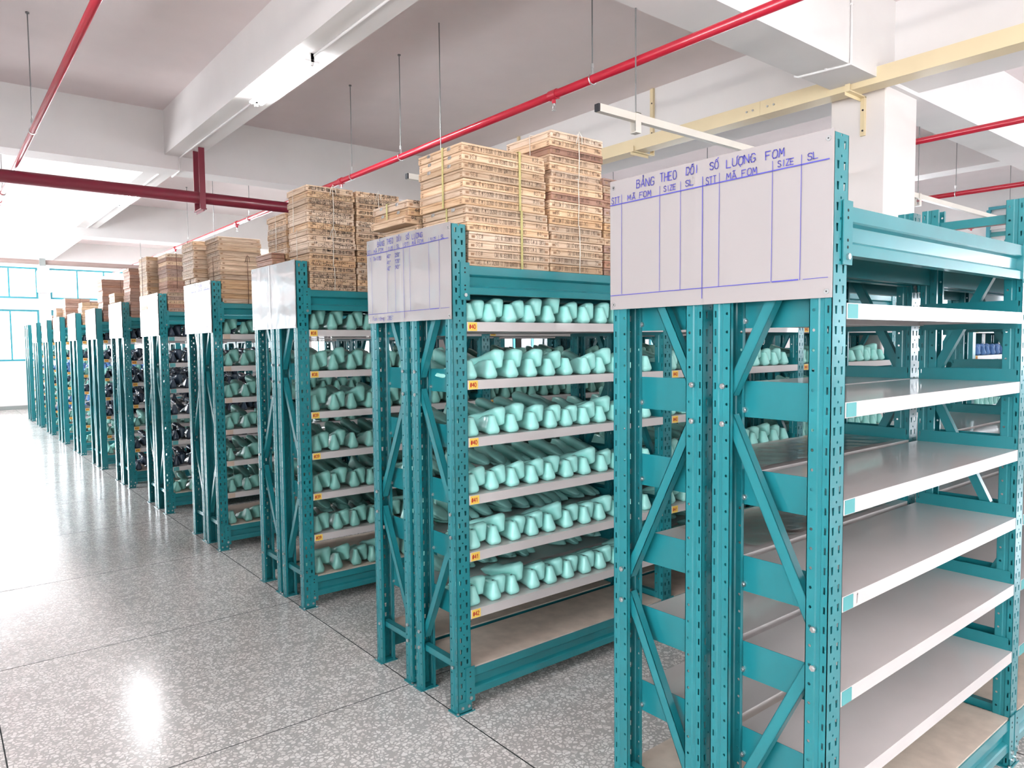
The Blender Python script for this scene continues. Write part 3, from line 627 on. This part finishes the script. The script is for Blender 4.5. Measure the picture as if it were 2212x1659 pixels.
# ------------------------------------------------------------------ sign boards on the row ends
def sign(r, kind, label):
    y0 = r*PITCH; root = thing('sign_board', label, 'sign', (-.006, y0-.003, 1.703))
    w, h = .728, .402
    f = MB(); ny, nz = 110, 10; random.seed(100+r)
    ph = [random.uniform(0, 6) for _ in range(4)]
    def bulge(a, b):
        q = -.0016*(math.exp(-((a-.555)/.006)**2)+.7*math.exp(-((a-.535-.01*b)/.004)**2))*(.4+.6*b)
        return q -.0008*(math.sin(a*9+ph[0])*math.sin(b*7+ph[1])+.6*math.sin(a*21+ph[2]))*math.sin(PI*a)*math.sin(PI*b)
    vs = []; fs = []; f.box(-.0025, 0, 0, w, 0, h)
    for i in range(ny+1):
        for j in range(nz+1):
            a, b = i/ny, j/nz; vs.append((-.0045+bulge(a, b), a*w, b*h))
    for i in range(ny):
        for j in range(nz): fs.append((i*(nz+1)+j, i*(nz+1)+j+1, (i+1)*(nz+1)+j+1, (i+1)*(nz+1)+j))
    vs += [(-.0025, p[1], p[2]) for p in vs]; o = (ny+1)*(nz+1); rim = [i*(nz+1) for i in range(ny+1)]+[ny*(nz+1)+j for j in range(1, nz+1)]+[i*(nz+1)+nz for i in range(ny-1, -1, -1)]+[j for j in range(nz-1, 0, -1)]
    sm = len(fs)
    back_ = []
    for k in range(len(rim)): p, q = rim[k], rim[(k+1) % len(rim)]; back_.append((vs[p], vs[q], vs[o+q], vs[o+p]))
    vs = vs[:o]
    for quad in back_:
        k = len(vs); vs += list(quad); fs.append((k, k+1, k+2, k+3))
    f.add(vs, fs); f.build('panel', M['sign'], root, True)
    for yy, zz in ((.012, .38), (.712, .38), (.012, .015), (.712, .015)):
        s = MB(); s.cyl((-.004, yy, zz), (-.007, yy, zz), .0065, 12); s.cyl((-.007, yy, zz), (-.0075, yy, zz), .002, 6, 1); s.build('screw', [M['steel'], M['black']], root)
    if kind:
        g = MB(); O = (-.0075, 0, -1.703); U = (0, -1, 0); V = (0, 0, 1); Z = (0, 0, 0)
        # text x = -(Y) ; Y measured from the right-hand edge
        def T(s, yl, z, wd, hh, pen=.0026): strokes(g, s, (-.0075, yl+.003, z-1.703), U, V, Z, hh, pen, wd/max(len(s)-.22, 1), .04)
        def Ln(ya, za, yb, zb, w_=.0022): line(g, (-.0075, .003, -1.703), (0, 1, 0), V, Z, (ya, za), (yb, zb), w_)
        hl = 2.033 if r == 0 else 2.038
        Ln(.722, hl-.003, .005, hl+.001, .003); Ln(.722, 1.747, .16, 1.751, .0022); Ln(.155, 1.751, .082, 1.7515, .0032); Ln(.07, 1.751, .005, 1.752, .0015)
        for yy in (.674, .523, .447, .371, .316, .156, .077): Ln(yy, 2.058, yy+.001, 1.75 if yy != .371 else 1.72, .0016 if yy != .371 else .0024)
        if r <= 1 or kind > 1:
            T('BẢNG', .613, 2.067, .068, .023); T('THEO', .522, 2.069, .060, .024); T('DÕI', .428, 2.072, .042, .021); T('SỐ', .347, 2.071, .028, .019); T('LƯỢNG', .294, 2.067, .088, .021)
            if r == 0: T('FOM', .176, 2.064, .052, .020)
            for dy in (0, -.356):
                T('STT', .716+dy, 2.034+(.004 if r else 0), .033, .019, .0022); T('MÃ', .650+dy, 2.035+(.005 if r else 0), .032, .016, .0022); T('FOM', .602+dy, 2.035+(.005 if r else 0), .045, .017, .0022)
                T('SIZE', .508+dy*1.03, 2.039, .043, .015, .0022); T('SL', .43+dy*1.035, 2.041, .027, .016, .0022)
        if r == 1:
            T('1', .69, 2.004, .012, .018); T('TA-1195', .655, 2.003, .072, .018, .0024)
            for z, a, b in ((1.999, '40"', '250"'), (1.970, '41"', '120"'), (1.943, '42"', '90"')):
                T(a, .520, z+.004, .034, .017, .0024); T(b, .445, z+.004, .045, .017, .0024)
            T('Fom tông: 285"', .672, 1.716, .20, .018, .0022)
        if kind == 3:
            for z in (1.95, 1.92, 1.89, 1.86): T(random.choice(['GM-2091', 'TH-118', 'KD-77']), .655, z, .08, .016, .002)
        g.build('handwriting', M['ink_blue'], root)
sk = [1, 1, 0, 2, 0, 3, 2, 3, 0, 0, 2]
tx = ['large white sign board with empty blue table on nearest rack end', 'white sign board listing sizes in blue on second rack end', 'blank glaring white sign board on the third rack end',
      'white film covered board on fourth rack end, catching window glare', 'creamy white blank board on the fifth rack end', 'white written board on the sixth rack end', 'white board on the seventh rack end',
      'white board on the eighth rack end', 'white board on the ninth rack end', 'white board on the tenth rack end', 'small bright board on the eleventh rack end, farthest of the boards']
for r in range(11): sign(r, sk[r], tx[r])

# ------------------------------------------------------------------ shoe lasts
def last_rings(ns, nr, typ):
    """upright last: heel at y=0, toe towards +y, sole on z=0"""
    Lh = .262 if typ != 1 else .245
    ring = []
    def lerp(tab, u):
        for (a, p), (b, q) in zip(tab[:-1], tab[1:]):
            if u <= b: k = (u-a)/(b-a); k = k*k*(3-2*k); return p+(q-p)*k
        return tab[-1][1]
    wide = [(0, .030), (.08, .0345), (.28, .032), (.45, .031), (.66, .043), (.85, .037), (.95, .025), (1, .008)]
    if typ == 1:
        topw = [(0, .010), (.08, .0140), (.3, .0135), (.45, .013), (.66, .024), (.85, .022), (.95, .014), (1, .004)]
        topz = [(0, .093), (.05, .098), (.26, .096), (.36, .088), (.55, .060), (.8, .038), (.95, .029), (1, .020)]
        solz = [(0, .004), (.06, 0), (.25, .002), (.45, .006), (.68, 0), (.9, .006), (1, .012)]
    else:
        topw = [(0, .015), (.08, .0175), (.3, .016), (.45, .017), (.66, .028), (.85, .025), (.95, .016), (1, .004)]
        topz = [(0, .078), (.05, .082), (.26, .083), (.38, .077), (.55, .059), (.8, .040), (.95, .031), (1, .021)]
        solz = [(0, .004), (.06, 0), (.25, .002), (.45, .006), (.68, 0), (.9, .007), (1, .013)]
    half = nr//2; nh = max(4, ns//4)
    us = [.13*(1-math.cos(PI/2*k/nh)) for k in range(nh)]+[.13+.80*k/(ns-nh-3) for k in range(ns-nh-2)]+[.975, 1.0]
    for i, u in enumerate(us):
        e = math.sqrt(max(0, 1-(1-u/.13)**2)) if u < .13 else 1.0
        e = .10+.90*e
        y = u*Lh; zt = lerp(topz, u); zs = lerp(solz, u); wb = lerp(wide, max(u, .08)); wt = lerp(topw, max(u, .08))
        cx = .010*math.sin(PI*min(1, u*1.1))*(1 if u > .3 else u/.3)
        pts = []
        for j in range(half+1):
            t_ = j/half
            if t_ < .2: w_ = wb*(.72+.28*math.sin(t_/.2*PI/2))
            else: w_ = wt+(wb-wt)*(.5+.5*math.cos(((t_-.2)/.8)**.80*PI))
            if t_ > .93: w_ *= .86
            # heel counter leans forward towards the cone, tucked in at the sole edge
            sh = .024*max(0, t_-.15)**1.15*(1-min(1, u/.30)) + (.010*(1-t_/.15)**1.5*(1-min(1, u/.13)) if t_ < .15 else 0)
            pts.append((w_*e, t_, sh))
        ring.append([(cx+w_, y+sh, zs+(zt-zs)*t_) for w_, t_, sh in pts]+[(cx-w_, y+sh, zs+(zt-zs)*t_) for w_, t_, sh in pts[::-1]])
    return ring
def last_geo(ns, nr, typ):
    rg = last_rings(ns, nr, typ); n = len(rg[0]); vs = [p for r_ in rg for p in r_]; fs = []
    for i in range(len(rg)-1):
        for j in range(n): fs.append((i*n+j, i*n+(j+1) % n, (i+1)*n+(j+1) % n, (i+1)*n+j))
    # caps: strips between mirrored points
    for base, rev in ((0, False), ((len(rg)-1)*n, True)):
        for j in range(n//2-1):
            q = (base+j, base+j+1, base+n-2-j, base+n-1-j); fs.append(q[::-1] if not rev else q)
    return vs, fs
def last_mesh(name, typ, mat):
    vs, fs = last_geo(22, 16, typ); f = MB(); f.add(vs, [q[::-1] for q in fs])
    zt = .0832 if typ != 1 else .0972
    f.add([(.004+.0055*math.cos(a), .045+.0055*math.sin(a), zt) for a in [2*PI*k/10 for k in range(10)]], [tuple(range(10))], 1)
    me = f.mesh(name, [mat, M['dark']], True); return me
ME_LAST = {(t_, c): last_mesh('shoe_last', t_, M[c]) for t_ in (0, 1) for c in ('last_mint', 'last_grey')}
LOWG = [last_geo(13, 10, 0), last_geo(13, 10, 1)]
# turned-over last: cone down, sole up
def pose(x, y, z, inv, rz, tilt, roll, typ):
    hgt = .083 if typ != 1 else .097
    mt_ = Matrix.Translation((x, y, z))
    if not inv: return mt_ @ Matrix.Rotation(rz, 4, 'Z') @ Matrix.Rotation(roll, 4, 'Y')
    return mt_ @ Matrix.Rotation(rz, 4, 'Z') @ Matrix.Translation((0, 0, hgt+.022)) @ Matrix.Rotation(tilt, 4, 'X') @ Matrix.Rotation(PI+roll, 4, 'Y')
ORD = ['first', 'second', 'third', 'fourth', 'fifth', 'sixth', 'seventh', 'eighth', 'ninth', 'tenth', 'eleventh', 'twelfth', 'thirteenth', 'fourteenth', 'fifteenth', 'sixteenth', 'seventeenth', 'eighteenth', 'nineteenth', 'twentieth', 'twenty-first', 'twenty-second', 'twenty-third']
SHN = ['top', 'second', 'third', 'fourth', 'fifth', 'sixth', 'bottom']
SROW = [None, 'second rack row', 'third rack row', 'fourth rack row']
BIG = {'v': [], 'f': [], 'm': []}
rnd = random.Random(21)
def fill(r, bay, si, back=False, x0=0.0, color=None, limit=99, n_ind=0, step=.0575, typ=0, density=1.0):
    z = (SH+[.193])[si]
    n = int((SL-.06)/step); k_up = 0
    for k in range(n):
        x = bay*LB+PW+.045+k*step+rnd.uniform(-.006, .006); inv = k % 2 == 1
        if x > bay*LB+LB-.045: break
        if rnd.random() > density: continue
        if inv and rnd.random() < .06: continue
        y = (.012 if not inv else .046)+rnd.uniform(-.004, .006); rz = rnd.uniform(-.09, .09)+(.10 if inv else 0)
        tilt = rnd.uniform(.24, .36); roll = rnd.uniform(-.22, .10)*(1 if inv else 0)
        up_ = rnd.choice([0, .005, .010, .018, .030]) if inv else 0
        mt_ = pose(x, y, z+.001+up_, inv, rz, -tilt, roll, typ)
        if back: base = Matrix.Translation((x0+NBX(r, x0)*LB+PW, r*PITCH+WID, 0)) @ Matrix.Rotation(PI, 4, 'Z')
        else: base = Matrix.Translation((x0, r*PITCH, 0))
        W_ = base @ mt_
        if k < n_ind:
            o = ob('shoe_last', ME_LAST[(typ, color)])
            o.matrix_world = W_
            bn = ['', ' in the middle bay', ' in the far bay'][bay]
            cn = 'mint' if color == 'last_mint' else 'sage green'
            tag(o, '%s %s shoe last, %s, %s shelf%s, %s' % (ORD[k], cn, 'upside down' if inv else 'upright', SHN[si], bn, SROW[r]), 'shoe last', '%s shoe lasts on the %s shelf%s' % (SROW[r], SHN[si], bn))
        else:
            vs, fs = LOWG[typ]; o_ = len(BIG['v'])
            BIG['v'] += [tuple(W_ @ Vector(p)) for p in vs]; BIG['f'] += [tuple(i+o_ for i in q[::-1]) for q in fs]
            BIG['m'] += [['last_mint', 'last_grey', 'last_navy', 'last_blue'].index(color)]*len(fs)
def NBX(r, x0): return 2 if x0 > 1 else NB[r]
for si in range(6): fill(1, 0, si, color='last_mint', n_ind=99, step=.0575)
for si in range(6): fill(1, 1, si, color='last_mint', n_ind=99 if si in (1, 2) else 0, density=1 if si in (0, 1, 2, 3) else .8)
for si in range(5): fill(1, 2, si, color='last_mint', n_ind=99 if si == 1 else 0)
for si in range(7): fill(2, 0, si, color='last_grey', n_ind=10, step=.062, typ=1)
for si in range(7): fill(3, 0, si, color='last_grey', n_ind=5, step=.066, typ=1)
for b_ in (1, 2):
    for si in range(7):
        fill(2, b_, si, color='last_grey', step=.064, typ=1)
for r in (1, 2, 3):
    for b_ in range(3):
        for si in (1, 2, 3, 4, 5): fill(r, b_, si, back=True, color='last_grey' if r > 1 else 'last_mint', step=.064, typ=1 if r > 1 else 0, density=.9)
rc = random.Random(5)
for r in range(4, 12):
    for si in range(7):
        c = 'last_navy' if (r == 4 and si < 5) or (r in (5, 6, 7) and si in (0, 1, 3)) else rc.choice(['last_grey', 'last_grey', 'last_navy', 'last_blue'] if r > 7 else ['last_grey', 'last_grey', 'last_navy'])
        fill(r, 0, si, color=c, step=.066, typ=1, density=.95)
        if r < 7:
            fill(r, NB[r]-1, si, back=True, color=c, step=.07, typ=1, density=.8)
for r in (1, 2):
    for b_ in (0, 1):
        for si in (1, 2, 3): fill(r, b_, si, x0=5.70, color='last_blue' if si == 1 else 'last_mint', typ=0, step=.062)
me = bpy.data.meshes.new('shoe_last'); me.from_pydata(BIG['v'], [], BIG['f'])
for c in ('last_mint', 'last_grey', 'last_navy', 'last_blue'): me.materials.append(M[c])
me.polygons.foreach_set('material_index', BIG['m']); me.polygons.foreach_set('use_smooth', [True]*len(BIG['f'])); me.update()
tag(ob('shoe_last', me), 'thousands of green, navy and blue shoe lasts filling the farther shelves', 'shoe lasts', kind='stuff')

# ------------------------------------------------------------------ wooden boxes
BOXM = {}
def box_mesh(w, d, h, wd, joints):
    key = (round(w, 3), round(d, 3), round(h, 4), wd, joints)
    if key in BOXM: return BOXM[key]
    f = MB(); c = .0022; hl = h*.30
    f.bbox(0, w, 0, d, 0, h-hl-.0008, c); f.bbox(.0005, w-.0005, .0005, d-.0005, h-hl, h, c*.8)
    if joints:
        for x0 in (.012, w-.030):
            f.box(x0, x0+.018, -.0004, .001, .008, h-hl-.006, 1)
        for y0 in (.010, d-.026):
            for zz in (.004, .014): f.box(-.0004, .001, y0, y0+.014, zz, zz+.006, 1)
    BOXM[key] = f.mesh('wooden_box', [M[wd], M['endgrain']]); return BOXM[key]
TXT = {}
def text_mesh(s, w, h, lines, ink, pen, seed):
    key = (s, round(w, 3), seed, ink)
    if key in TXT: return TXT[key]
    random.seed(seed); f = MB(); rows = s.split('/')
    for i, row in enumerate(rows):
        hh = h*(.52 if len(rows) == 1 else .36); z = h*(.24 if len(rows) == 1 else (.50, .06)[i])
        parts = row.split('~'); ww = w*.86
        if len(parts) == 2:
            strokes(f, parts[0], (w*.07, 0, z), (1, 0, 0), (0, 0, 1), (0, -.0008, 0), hh, pen, ww*.74/max(len(parts[0]), 1), .06)
            strokes(f, parts[1], (w*.84, 0, z), (1, 0, 0), (0, 0, 1), (0, -.0008, 0), hh, pen, ww*.10/max(len(parts[1]), 1), .06)
        else: strokes(f, row, (w*.07, 0, z), (1, 0, 0), (0, 0, 1), (0, -.0008, 0), hh, pen, ww/max(len(row), 1)*.9, .06)
    TXT[key] = f.mesh('handwriting', M[ink]); return TXT[key]
f = MB(); f.box(-.0015, .0, -.012, .012, -.006, .006); f.box(-.004, -.0015, -.009, -.004, -.009, .003); f.box(-.004, -.0015, .004, .009, -.009, .003); f.box(-.004, -.0015, -.009, .009, -.003, 0)
ME_CLASP = f.mesh('clasp', M['steel'])
TA = ["PIGAEL 7C M'S CK2808-IO 209U QUARTER OUT (YC)~#%d", "PIGAEL 7C M'S CK2808-IO 210U QUARTER IN (YC)~#%d"]
TB = ["PILLOW EF 260U QUARTER OUT (YC)~%d#", "PILLOW EF 303U E VELET SKIN CUT (YC)~%d"]
TC = ["PIELLA-10-10CI/A01A-TONGUE (u)~%d", "PIELLA-10-10CI-100A vamp (u)~%d", "PIELLA-10-10CI/631A-HEEL CAP LINING (u)~%d"]
cnt = 0
def stack(desc, x0, y0, w, d, n, wood_, zb=1.932, pitch=.0368, text=None, shift=None, joints=True, clasps=(), seed=1, tie=None, tiemat='string', split=None, textside=None):
    """n boxes bottom to top; returns top z"""
    R_ = random.Random(seed); h = pitch-.0014
    tiers = n
    for k in range(n):
        sx, sy = (0, 0)
        if shift:
            for a, b, p, q in shift:
                if a <= k < b: sx, sy = p, q
        dx = R_.uniform(-.004, .006); dy = R_.uniform(-.004, .004); z = zb+k*pitch
        wd = wood_ if isinstance(wood_, str) else wood_[R_.randrange(len(wood_))]
        rz = R_.uniform(-.006, .006)
        o = ob('wooden_box', box_mesh(w, d, h, wd, joints), None, (x0+sx+dx, y0+sy+dy, z), rz)
        fromtop = n-k
        tag(o, '%s wooden box from top of the %s' % (ORD[fromtop-1], desc), 'box', desc)
        if text:
            s = text[R_.randrange(len(text))] if not split or len(text) < 2 else text[0 if k >= split else 1]
            s = s % R_.choice([34, 35, 36, 37, 38, 39, 40, 41, 42, 43]); flip = R_.random() < .5
            bold = text is TC
            tm = text_mesh(s, w, h, 1, 'ink_black' if bold else 'ink_dark', .0022 if bold else .0012, R_.randrange(4))
            if flip: ob('handwriting', tm, o, (w, -.0004, h), rot=(0, PI, 0)).scale = (1, -1, 1) if False else (1, 1, 1)
            else: ob('handwriting', tm, o, (0, -.0004, 0))
        if textside is not None and R_.random() < .8:
            tm = text_mesh('LOT-%d VT-%d' % (R_.randrange(10, 90), R_.randrange(10, 90)), d, h, 1, 'ink_dark', .002, R_.randrange(3))
            ob('handwriting', tm, o, (-.0006, d, 0), -PI/2)
        if k in clasps:
            for yy in (d*.28, d*.74): ob('clasp', ME_CLASP, o, (0, yy, h*.72))
    if tie:
        for ti, (k0, k1, fx, fy, p, q) in enumerate(tie):
            f = MB(); r_ = .0022; e = .006; za, zc = zb+k0*pitch-.0008, zb+k1*pitch+.0018; xs = x0+p+fx*w; ys = y0+q+fy*d
            X0, X1, Y0, Y1 = x0+p-e, x0+p+w+e+.002, y0+q-e, y0+q+d+e
            if fx:
                if tiemat == 'band': [f.box(xs-.006, xs+.006, Y0-.0012, Y0, za, zc), f.box(xs-.006, xs+.006, Y0, Y1, zc-.0005, zc+.0008), f.box(xs-.006, xs+.006, Y1, Y1+.0012, za, zc)]
                else: f.path([(xs, Y0, za), (xs+.004, Y0, (za+zc)/2), (xs, Y0, zc), (xs, Y1, zc), (xs, Y1, za)], r_, 6)
            if fy:
                if tiemat == 'band': [f.box(X0-.0012, X0, ys-.006, ys+.006, za, zc), f.box(X0, X1, ys-.006, ys+.006, zc-.0005, zc+.0008), f.box(X1, X1+.0012, ys-.006, ys+.006, za, zc)]
                else: f.path([(X0, ys, za), (X0, ys-.004, (za+zc)/2), (X0, ys, zc), (X1, ys, zc), (X1, ys, za)], r_, 6)
            if fx and fy and tiemat != 'band':      # knot with loose ends
                f.path([(xs-.02, Y0-.003, zc-.05), (xs-.012, Y0-.008, zc-.012), (xs, Y0-.004, zc+.012), (xs+.014, Y0-.008, zc-.010), (xs+.018, Y0-.004, zc-.045)], r_*.8, 6)
            tag(f.build('tie_string', M[tiemat], None, tiemat != 'band'), '%s%s tied round the %s' % (('', '')[0]+['', 'upper ', 'lower ', '', 'upper ', 'middle ', 'lower '][{1: 0, 2: 1+ti, 3: 4+ti}[len(tie)]] if (fx, k0) != (.25, 6) and (fx, k0) != (.8, 6) else ('left ' if fx < .5 else 'right '), {'band': 'yellow band', 'string': 'white string', 'brownstring': 'dark string'}[tiemat], desc), 'string')
    return zb+n*pitch
y1_ = PITCH
stack('leftmost stack, second rack row', .088, y1_+.012, .462, .345, 14, ('wood_tan',), text=TA, split=7, shift=((7, 14, -.018, 0), (0, 4, .006, 0)), clasps=(6, 11, 12, 13), seed=3, tie=((7, 14, .66, .42, -.018, 0), (0, 7, .64, .42, .0, 0)), tiemat='band')
stack('tallest stack, second rack row', .560, y1_+.008, .345, .335, 18, ('wood_tan', 'wood_tan', 'wood_brown', 'wood_red'), text=TB, split=6, shift=((12, 18, .026, .030),), seed=5, tie=((12, 18, .52, .42, .026, .03), (6, 12, .50, 0, 0, 0), (0, 6, .52, 0, 0, 0)))
stack('third stack, second rack row', .918, y1_+.012, .36, .335, 13, ('wood_brown', 'wood_red'), text=TB, seed=6, tie=((7, 13, .6, 0, 0, 0),), tiemat='brownstring')
stack('middle bay stack, second rack row', 1.46, y1_+.012, .42, .335, 3, ('wood_tan', 'wood_brown'), seed=7)
stack('far bay stack, second rack row', 2.84, y1_+.012, .40, .335, 2, ('wood_tan', 'wood_brown'), seed=8)
stack('end stack, second rack row', 3.28, y1_+.012, .42, .335, 2, ('wood_tan',), seed=9)
stack('clasped stack behind the second sign board', .02, y1_+.385, .40, .325, 9, ('wood_brown', 'wood_tan'), text=TC, clasps=(7, 8), shift=((0, 6, .05, 0), (6, 7, -.01, 0)), seed=10, tie=((6, 9, 0, .55, 0, 0),), tiemat='band')
y2_ = 2*PITCH
stack('left bold lettered stack, third rack row', .088, y2_+.012, .305, .30, 17, ('wood_tan', 'wood_brown'), text=TC, seed=11, shift=((10, 17, -.004, 0),), tie=((10, 17, .52, .70, 0, 0), (4, 10, .5, .55, 0, 0), (0, 4, .52, 0, 0, 0)))
stack('right bold lettered stack, third rack row', .405, y2_+.014, .305, .30, 17, ('wood_tan', 'wood_brown'), text=TC, seed=12, tie=((10, 17, .5, .4, 0, 0),))
stack('back stack beside the third sign board', .10, y2_+.385, .31, .32, 14, ('wood_tan', 'wood_brown'), textside=1, seed=13, tie=((7, 14, 0, .5, 0, 0),))
stack('small low stack behind the third sign board', .006, y2_+.40, .085, .28, 7, ('wood_red', 'wood_brown'), seed=14)
y3_ = 3*PITCH
stack('front stack, fourth rack row', .075, y3_+.012, .33, .33, 14, ('wood_brown',), textside=1, seed=15, tie=((0, 10, .62, .5, 0, 0),), tiemat='brownstring', shift=((10, 14, -.012, 0),))
stack('back stack, fourth rack row', .0, y3_+.385, .34, .325, 14, ('wood_tan',), textside=1, seed=16, tie=((4, 14, 0, .5, 0, 0),), tiemat='brownstring', shift=((6, 14, -.02, 0),))
y4_ = 4*PITCH
stack('front stack, fifth rack row', .085, y4_+.012, .34, .33, 15, ('wood_tan', 'wood_red'), text=TB, seed=17, tie=((6, 15, .25, 0, 0, 0), (6, 15, .8, 0, 0, 0)), tiemat='brownstring')
stack('second stack, fifth rack row', .44, y4_+.012, .32, .33, 14, ('wood_tan',), seed=18)
stack('back stack, fifth rack row', -.01, y4_+.39, .34, .325, 15, ('wood_tan',), textside=1, seed=19, tie=((4, 15, 0, .5, 0, 0),), tiemat='brownstring')
for r, n, w_, wd in ((5, 15, .33, 'wood_red'), (6, 15, .36, 'wood_red'), (7, 9, .3, 'wood_brown'), (8, 13, .36, 'wood_red'), (9, 7, .3, 'wood_red'), (10, 3, .3, 'wood_red')):
    stack('front stack, %s' % NAMES[r].replace(' row', ' rack row'), .085, r*PITCH+.012, w_, .33, n, (wd,), seed=20+r, textside=1 if r < 8 else None, joints=False, tie=((0, n, .6, 0, 0, 0),) if r in (6, 8) else None, tiemat='brownstring')
for r, n in ((5, 8), (8, 9)):
    stack('back stack, %s' % NAMES[r].replace(' row', ' rack row'), .0, r*PITCH+.39, .30, .32, n, ('wood_tan',), seed=40+r, joints=False)
stack('second stack, ninth rack row', .46, 8*PITCH+.012, .34, .33, 12, ('wood_red',), seed=50, joints=False)

# ------------------------------------------------------------------ loose clear film on the empty nearest rack
def film(z, x0, x1, seed, label):
    R_ = random.Random(seed); nx, ny = 60, 18; ph = [(R_.uniform(6, 40), R_.uniform(6, 50), R_.uniform(0, 6), R_.uniform(.2, 1)) for _ in range(9)]
    vs = []; fs = []
    for i in range(nx+1):
        for j in range(ny+1):
            x = x0+(x1-x0)*i/nx; y = .392+.31*j/ny
            h = sum(a*abs(math.sin(p*x+q*y+r)) for p, q, r, a in ph)/9
            vs.append((x, y, z+.002+.016*h))
    for i in range(nx):
        for j in range(ny): fs.append((i*(ny+1)+j, (i+1)*(ny+1)+j, (i+1)*(ny+1)+j+1, i*(ny+1)+j+1))
    f = MB(); f.add(vs, fs); tag(f.build('plastic_sheet', M['film'], None, True), label, 'plastic sheet')
film(SH[2], .12, 1.30, 1, 'upper wrinkled clear film on back shelf of the empty nearest rack')
film(SH[3], .30, 1.25, 2, 'lower wrinkled clear film on back shelf of the empty nearest rack')
